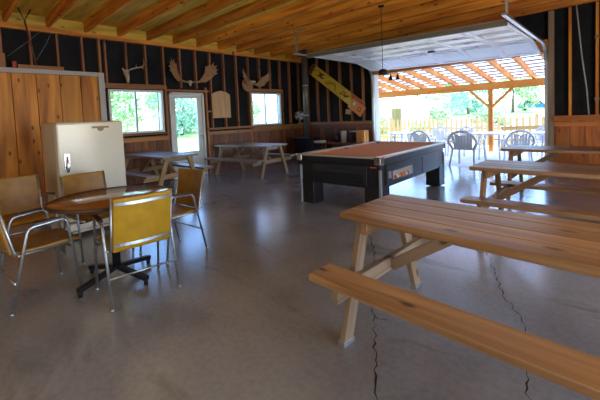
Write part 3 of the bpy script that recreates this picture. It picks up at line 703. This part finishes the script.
tb = MB().prism([(-.1, -.06), (.08, -.09), (.11, .05), (-.07, .08)], PW, .012).build('small_card', 'plaque'); tb.location = (-6.02, YB-.112, 1.47); tag(tb, 'small pale card tucked under the lower edge of the yellow board', 'card')

# ================================================================ antlers and plaque on the left wall
def antler_palm(b, cy, cz, s, kind):
    """moose palm with tines; s = +-1 points along Y, tilted off the wall"""
    if kind == 0: pts = [(.0, 0), (.14, -.03), (.27, .05), (.36, .16), (.44, .20), (.385, .23), (.45, .31), (.38, .31), (.43, .42), (.355, .37), (.36, .50), (.30, .40), (.26, .50), (.23, .38), (.17, .40), (.15, .22), (.06, .07)]
    else: pts = [(.0, 0), (.12, -.06), (.25, -.03), (.33, .08), (.44, .16), (.38, .17), (.46, .30), (.37, .24), (.40, .38), (.31, .27), (.20, .22), (.10, .08)]
    b.prism(pts, lambda u, v, w: Vector((.05+w+.45*u+.25*u*u, cy+s*u, cz+v)), .022)
wx_ = XL+.055
a1_ = empty('moose_antlers', (wx_, 4.45, 2.36)); tag(a1_, 'broad pair of brown moose antlers mounted above the glass door', 'antlers')
for s in (-1, 1):
    b = MB(); antler_palm(b, s*.22, .02, s, 0)
    b.tube([(.03, s*.03, 0), (.05, s*.14, .0), (.1, s*.26, .02)], [.028, .024, .03], 10); b.build('antler', 'antler', a1_, .006)
b = MB(); b.ball((.04, 0, .0), .06, 14, (.7, 1.1, .8)); b.tube([(.03, 0, 0), (.05, 0, -.1)], [.045, .02], 10); b.build('skull_plate', 'bone', a1_)
a2_ = empty('moose_antlers', (wx_+.02, 6.38, 2.40)); tag(a2_, 'pair of moose antlers with pale skull mounted at the far left window top', 'antlers')
b = MB(); b.lathe([(.0001, 0), (.17, .0), (.20, .02), (.17, .035), (.0001, .03)], (.06, -.17, -.05), 20, Matrix.Rotation(PI/2-.1, 3, 'Y')); antler_palm(b, -.06, .0, -1, 1); b.build('antler', 'antler', a2_, .005)
b = MB(); antler_palm(b, .1, -.04, 1, 1); b.tube([(.03, .02, 0), (.07, .12, -.02), (.12, .2, -.02)], [.028, .024, .03], 10); b.build('antler', 'antler', a2_, .005)
b = MB(); b.ball((.12, 0, .04), .055, 14, (.9, 2.0, .7)); b.tube([(.0, 0, .02), (.1, 0, .04)], .03, 10); b.build('skull_plate', 'bone', a2_)
a3_ = empty('deer_skull', (wx_, 2.93, 2.48)); tag(a3_, 'bleached deer skull with one curving antler on the header above window', 'deer skull')
b = MB(); b.ball((.05, 0, .02), .075, 14, (.8, .8, 1.0)); b.tube([(.05, 0, 0), (.08, .01, -.12), (.07, .015, -.20)], [.06, .038, .022], 12); b.tube([(.05, -.05, .05), (.05, -.08, .12)], [.02, .012], 8); b.build('skull', 'bone', a3_)
b = MB(); b.tube([(.04, .04, .06), (.08, .10, .10), (.12, .20, .13), (.13, .31, .15), (.12, .37, .22), (.1, .37, .33)], [.018, .016, .015, .014, .011, .005], 10)
b.tube([(.12, .31, .15), (.12, .36, .11)], [.011, .004], 8); b.tube([(.11, .2, .13), (.12, .19, .2)], [.01, .004], 8); b.build('antler', 'bone', a3_)
pq = empty('wooden_plaque', (XL+.055, 5.35, 1.44)); tag(pq, 'pale pine plaque with pointed top and small brass plate on studs', 'plaque')
MB().prism([(-.29, 0), (.29, 0), (.29, .62), (.20, .68), (.0, .73), (-.20, .68), (-.29, .62)], lambda u, v, w: Vector((w, u, v)), .025).build('board', 'plaque', pq, .004)
MB().box(.025, .029, -.20, -.11, .09, .13).build('name_plate', 'yellow', pq)
b = MB()
for u in (-.1, .1): b.box(.0245, .0265, u-.002, u+.002, .02, .66)
b.build('board_seam', 'stud', pq)

# ================================================================ bits above the planked doorway
can = MB().lathe([(.0001, 0), (.035, 0), (.035, .11), (.03, .12), (.0001, .12)], n=18).build('tin_can', ['red']); can.location = (XL+.095, 1.02, 2.465); tag(can, 'small red tin can standing on the pale door casing', 'can')
pk = MB().box(-.03, .03, -.35, .35, 0, .07).build('wood_offcut', 'rail', bevel=.004); pk.location = (XL+.09, 1.42, 2.465); tag(pk, 'short brown plank offcut lying on top of the pale casing', 'offcut')
bb = MB().box(-.03, .03, -.22, .10, 0, .25).build('wood_block', 'rail', bevel=.004); bb.location = (XL+.09, .80, 2.465); tag(bb, 'brown timber block on the pale casing at the left edge', 'block')
gf = empty('hanging_pole', (XL+.35, 1.15, 0)); tag(gf, 'dark pole with a forked bracket hung from the ceiling at upper left', 'hanging pole')
MB().tube([(0, .15, 2.50), (0, .03, JB+.0)], .014, 8).build('pole', 'rust', gf)
MB().tube([(0, -.05, JT), (0, .03, JB), (0, .13, JT)], .012, 8).build('forked_bracket', 'iron', gf)
MB().tube([(0, -.25, 2.62), (0, .02, 2.88), (0, .28, 3.14)], .003, 5).build('stay_wire', 'steel', gf)
MB().tube([(0, .16, 2.6), (0, .32, 2.9), (0, .42, 3.14)], .003, 5).build('stay_wire', 'steel', gf)
cbl = MB().tube([(-.75, YB-.10, 3.26), (-.72, YB-.10, 2.9), (-.67, YB-.095, 2.3), (-.60, YB-.10, 1.7), (-.565, YB-.10, 1.19)], .012, 6).build('electric_cable', 'cable'); tag(cbl, 'grey cable hanging slack between the studs right of the opening', 'cable')

# ================================================================ patio: pergola, furniture, fence
pg = empty('pergola', (-4, 12.5, 0)); tag(pg, 'orange timber patio roof with rafters, battens and braced posts beyond the opening', 'pergola')
rl_ = lambda o: rel(o, pg)
rl_(MB().box(-12, 3, 12.42, 12.56, 1.99, 2.22).build('beam', 'perg', pg, .006))
for x in (-8.2, -3.26, 1.6):
    rl_(MB().box(x-.065, x+.065, 12.43, 12.55, -.02, 1.99).build('post', 'perg', pg, .006))
    for s in (-1, 1): rl_(MB().beam((x+s*.03, 12.49, 1.42), (x+s*.62, 12.49, 2.0), .06, .08, (0, 0, 1)).build('brace', 'perg', pg, .004))
z_at = lambda y: 2.235+(12.6-y)*.155
k = 0; x = -11.3
while x < 3:
    rl_(MB().beam((x, 12.95, z_at(12.95)+.05), (x, 8.78, z_at(8.78)+.05), .08, .15).build('rafter', 'perg', pg, .003)); x += .575
y = 8.9
while y < 13:
    rl_(MB().box(-12, 3, y-.025, y+.025, z_at(y)+.115, z_at(y)+.15).build('batten', 'oldleg', pg)); y += .36
y = 8.8
b = MB()
for j in range(4):
    ya, yb_ = 8.8+j*1.06, 8.8+(j+1)*1.06-.1
    b.beam((-4.5, yb_, z_at(yb_)+.16), (-4.5, ya, z_at(ya)+.16), 15, .006)
rl_(b.build('roof_sheet', 'roofm', pg))
# --- plastic garden chair (sitter looks along +Y)
def garden_chair(m):
    r = empty('garden_chair')
    MB().box(-.22, .22, -.2, .24, .40, .43).build('seat', m, r, .012)
    K = 14; pts = [(.28*math.cos(PI-PI*k/K)*1.0, -.24-.08*math.sin(PI*k/K), .58+.27*math.sin(PI*k/K)) for k in range(K+1)]
    pts = [(-.21, -.2, .43)]+pts+[(.21, -.2, .43)]
    b = MB().tube(pts, .03, 8)
    b.tube([(-.12, -.30, .775), (0, -.29, .73), (.12, -.30, .775)], .014, 8)
    bo = b.build('back_frame', m, r)
    for k in range(7):
        u = -.18+.06*k; h = .58+.27*math.sqrt(max(0, 1-(u/.28)**2))-.02; h = min(h, .735+.5*abs(u)-.01)
        MB().beam((u*.85, -.2, .43), (u, -.285, h), .05, .012, (0, 1, 0)).build('slat', m, bo)
    for s in (-1, 1):
        MB().tube([(s*.235, -.22, .60), (s*.275, -.1, .645), (s*.285, .12, .64), (s*.265, .2, .60), (s*.25, .22, .45), (s*.275, .27, 0)], [.018, .022, .024, .022, .022, .02], 8).build('arm', m, r)
        MB().tube([(s*.21, -.2, .44), (s*.245, -.29, 0)], [.026, .02], 8).build('leg', m, r)
    return r
gc = garden_chair('plasticshade'); gc.location = (-2.92, 9.12, 0-.02); gc.rotation_euler.z = math.radians(-6)
tag(gc, 'shade-greyed white plastic garden chair with arched back just outside the opening', 'garden chair', 'garden chairs on the patio')
gc.scale = (1.22, 1.1, 1.03)
gw = garden_chair('plastic'); gw.location = (-4.3, 9.75, -.02); gw.rotation_euler.z = math.radians(0)
tag(gw, 'grey garden chair whose arched back shows over the pool table end', 'garden chair', 'garden chairs on the patio')
GC = [(-3.78, 11.25, 165, 'pale garden chair right of two side by side, behind shade-greyed chair'), (-4.5, 11.3, 190, 'pale garden chair left of two side by side behind the patio table'),
      (-6.0, 11.5, 100, 'pale garden chair at the left patio table near the jamb'), (-1.75, 11.7, 170, 'white garden chair behind the right patio table'),
      (-1.95, 9.75, 20, 'white garden chair seen just above the farthest picnic table')]
for x, y, a, lb in GC: clone(gw, (x, y, -.02), math.radians(a), lb, 'garden chairs on the patio')
def garden_table(x, y, label):
    r = empty('garden_table', (x, y, -.02)); tag(r, label, 'garden table', 'white garden tables on the patio')
    MB().lathe([(.0001, .70), (.50, .70), (.52, .71), (.52, .735), (.50, .74), (.0001, .74)], n=40).build('tabletop', 'plastic', r)
    for k in range(4):
        a = PI/4+PI/2*k; MB().tube([(.36*math.cos(a), .36*math.sin(a), 0), (.33*math.cos(a), .33*math.sin(a), .70)], [.025, .035], 10).build('leg', 'plastic', r)
garden_table(-5.35, 10.7, 'round white garden table at left, partly behind pool table')
garden_table(-2.75, 10.6, 'round white garden table right behind the arched shade-greyed chair')
garden_table(-1.35, 10.8, 'round white garden table by the right jamb of the opening')
# --- picket fence
def fence(name, p0, p1, label, h=.95, step=.22):
    r = empty(name, (p0[0], p0[1], p0[2])); tag(r, label, 'fence'); p0 = Vector(p0); p1 = Vector(p1); d = p1-p0; L = d.length; d.normalize(); n = int(L/step); side = Vector((-d.y, d.x, 0))
    pm = None
    for k in range(n):
        c = d*(k*step)
        if pm is None:
            b = MB(); b.prism([(-.05, 0), (.05, 0), (.05, h-.06), (0, h), (-.05, h-.06)], lambda u, v, w: d*u+side*(w-.035)+Vector((0, 0, v)), .02); pm = b.build('picket', 'fence', r)
        else:
            o = pm.copy(); COL.objects.link(o); o.parent = r; o.location = c
    for z in (.25, .72): MB().beam((0, 0, z), tuple(d*L+Vector((0, 0, z))), .03, .08).build('rail', 'fence', r)
    k = 0
    while k*2.2 < L: c = d*(k*2.2); MB().box(c.x-.05, c.x+.05, c.y-.05+.07, c.y+.05+.07, 0, h+.08).build('post', 'fence', r); k += 1
fence('picket_fence', (-13.5, 17.2, -.16), (1.5, 15.4, -.16), 'pale timber picket fence running across behind the patio', 1.18)
fence('picket_fence', (-8.9, 13.4, -.16), (-10.8, 16.8, -.16), 'short pale fence panel at the left end of the patio', .95)
bn = empty('timber_bench', (-2.55, 13.9, -.16)); tag(bn, 'pale timber bench before the picket fence, right of the pergola post', 'bench')
MB().box(-.8, .8, -.15, .15, .42, .46).build('seat', 'fence', bn); MB().beam((-.8, .2, .80), (.8, .2, .86), .03, .14).build('backrest', 'fence', bn)
for x in (-.7, .7): MB().box(x-.04, x+.04, -.13, .22, 0, .42).build('leg', 'fence', bn); MB().box(x-.03, x+.03, .17, .2, .42, .86).build('back_post', 'fence', bn)
# --- hut beyond
hu = empty('hut', (-13.6, 24.5, -.15)); tag(hu, 'small cream hut with pale gable roof beyond the fence at left', 'hut')
MB().box(-2.6, 2.6, -1.6, 1.6, 0, 2.0).build('wall', 'hut', hu)
MB().prism([(-3.1, 1.95), (3.1, 1.95), (0, 3.4)], lambda u, v, w: Vector((u, -1.9+w, v)), 3.8).build('roof', 'hutroof', hu)
b = MB().box(-.5, .1, -1.62, -1.6, .9, 1.5).build('window', 'darkglass', hu); MB().box(1.2, 1.9, -1.62, -1.6, .1, 1.8).build('door', 'fence', hu)
# --- cars beyond the fence at the right
def car(x, y, rz, m, label):
    r = empty('car', (x, y, gz(x, y)+.01), rz); tag(r, label, 'car', 'parked cars beyond the fence')
    MB().prism([(-2.1, .35), (2.1, .35), (2.15, .75), (1.3, .9), (-1.7, .95), (-2.15, .8)], lambda u, v, w: Vector((u, -.85+w, v)), 1.7).build('body', m, r, .05)
    MB().prism([(-1.5, .93), (.95, .9), (.45, 1.4), (-1.1, 1.42)], lambda u, v, w: Vector((u, -.75+w, v)), 1.5).build('cabin', 'darkglass', r, .04)
    for sx in (-1.3, 1.3):
        for sy in (-.85, .85): MB().tube([(sx, sy-.1, .33), (sx, sy+.1, .33)], .33, 20).build('wheel', 'tyre', r)
car(-9.5, 58, .15, 'carblue', 'blue car parked beyond the fence right of the pergola post')
car(-4.0, 60, .05, 'cargrey', 'silver car parked beyond the fence near the right jamb')
# --- trees and bushes
def foliage(nb, R, H, n, size, seed):
    rnd = random.Random(seed); b = MB(); blobs = [(rnd.uniform(-R, R), rnd.uniform(-R, R), rnd.uniform(.12*H, .88*H), rnd.uniform(.35, .6)*R) for _ in range(nb)]
    vs = []; fs = []
    for k in range(n):
        bx, by, bz, br = blobs[k % nb]
        d = Vector((rnd.gauss(0, 1), rnd.gauss(0, 1), rnd.gauss(0, 1))).normalized()*br*rnd.uniform(.65, 1.05); c = Vector((bx, by, bz))+Vector((d.x, d.y, d.z*.85))
        a = Vector((rnd.gauss(0, 1), rnd.gauss(0, 1), rnd.gauss(0, 1))).normalized(); e = a.orthogonal().normalized(); f = a.cross(e); s = size*rnd.uniform(.6, 1.3); o = len(vs)
        vs += [c-e*s, c+f*s*.5, c+e*s, c-f*s*.5]; fs.append((o, o+1, o+2, o+3))
    b.add(vs, fs); return b
TREES = []
for i, (R_, H_, m_) in enumerate(((2.6, 5.5, 'leafA'), (2.4, 4.8, 'leafB'), (1.1, 1.7, 'leafA'))):
    r = empty('tree' if i < 2 else 'bush'); 
    MB().tube([(0, 0, 0), (.1, 0, H_*.3), (0, .1, H_*.7)], [.16*R_/2, .12*R_/2, .05], 8).build('trunk', 'bark', r)
    foliage(14, R_, H_, 4200, .17 if i < 2 else .1, i).build('foliage', m_, r); TREES.append(r)
import itertools
def put(kind, x, y, rz, label, cat, group, first=[True, True, True], s=1):
    src = TREES[kind]
    if first[kind]: o = src; first[kind] = False
    else: snapshot(); o = copy_tree(src)
    o.location = (x, y, gz(x, y)-.05); o.rotation_euler = (0, 0, rz); o.scale = (s, s, s); tag(o, label, cat, group)
G1 = 'trees beyond the patio fence'
for i, (x, y, s) in enumerate(((-36, 44, 1.1), (-27, 50, 1.0), (-20.5, 45, 1.0), (-14.5, 46, .9), (-11, 52, 1.0), (-5.5, 66, 1.2), (-21, 64, 1.3), (1, 52, 1.0))):
    put(i % 2, x, y, i*1.3, ('bright green tree in the row far beyond the picket fence' if i % 2 == 0 else 'blue-green tree in the row far beyond the picket fence'), 'tree', G1, s=s)
G2 = 'bushes beyond the patio fence'
for i, (x, y, s) in enumerate(((-13.0, 20.5, .85), (-9.6, 21.5, .6), (-11.8, 29, 1.1), (-8.0, 30, .9))):
    put(2, x, y, i*2.1, ['green bush beside the cream hut', 'low green bush close behind the fence near the hut', 'green bush between the hut and the pergola post', 'round green bush left of the pergola post'][i], 'bush', G2, s=s)
G3 = 'bushes outside the left wall'
for i, (x, y, s, kd) in enumerate(((-19, 5.2, .75, 0), (-20.2, 10.6, .62, 1), (-23, 14.4, .5, 0), (-24, 18.8, .42, 0), (-30, 32, .45, 1))):
    put(kd, x, y, i*1.7, ['leafy green tree outside, seen through the left half of near window', 'leafy green tree outside, seen through right half of near window', 'small green tree outside the glass door', 'small green tree seen low in the far left window', 'small blue-green tree on the slope behind the far window'][i], 'tree', 'trees outside the left wall', s=s)
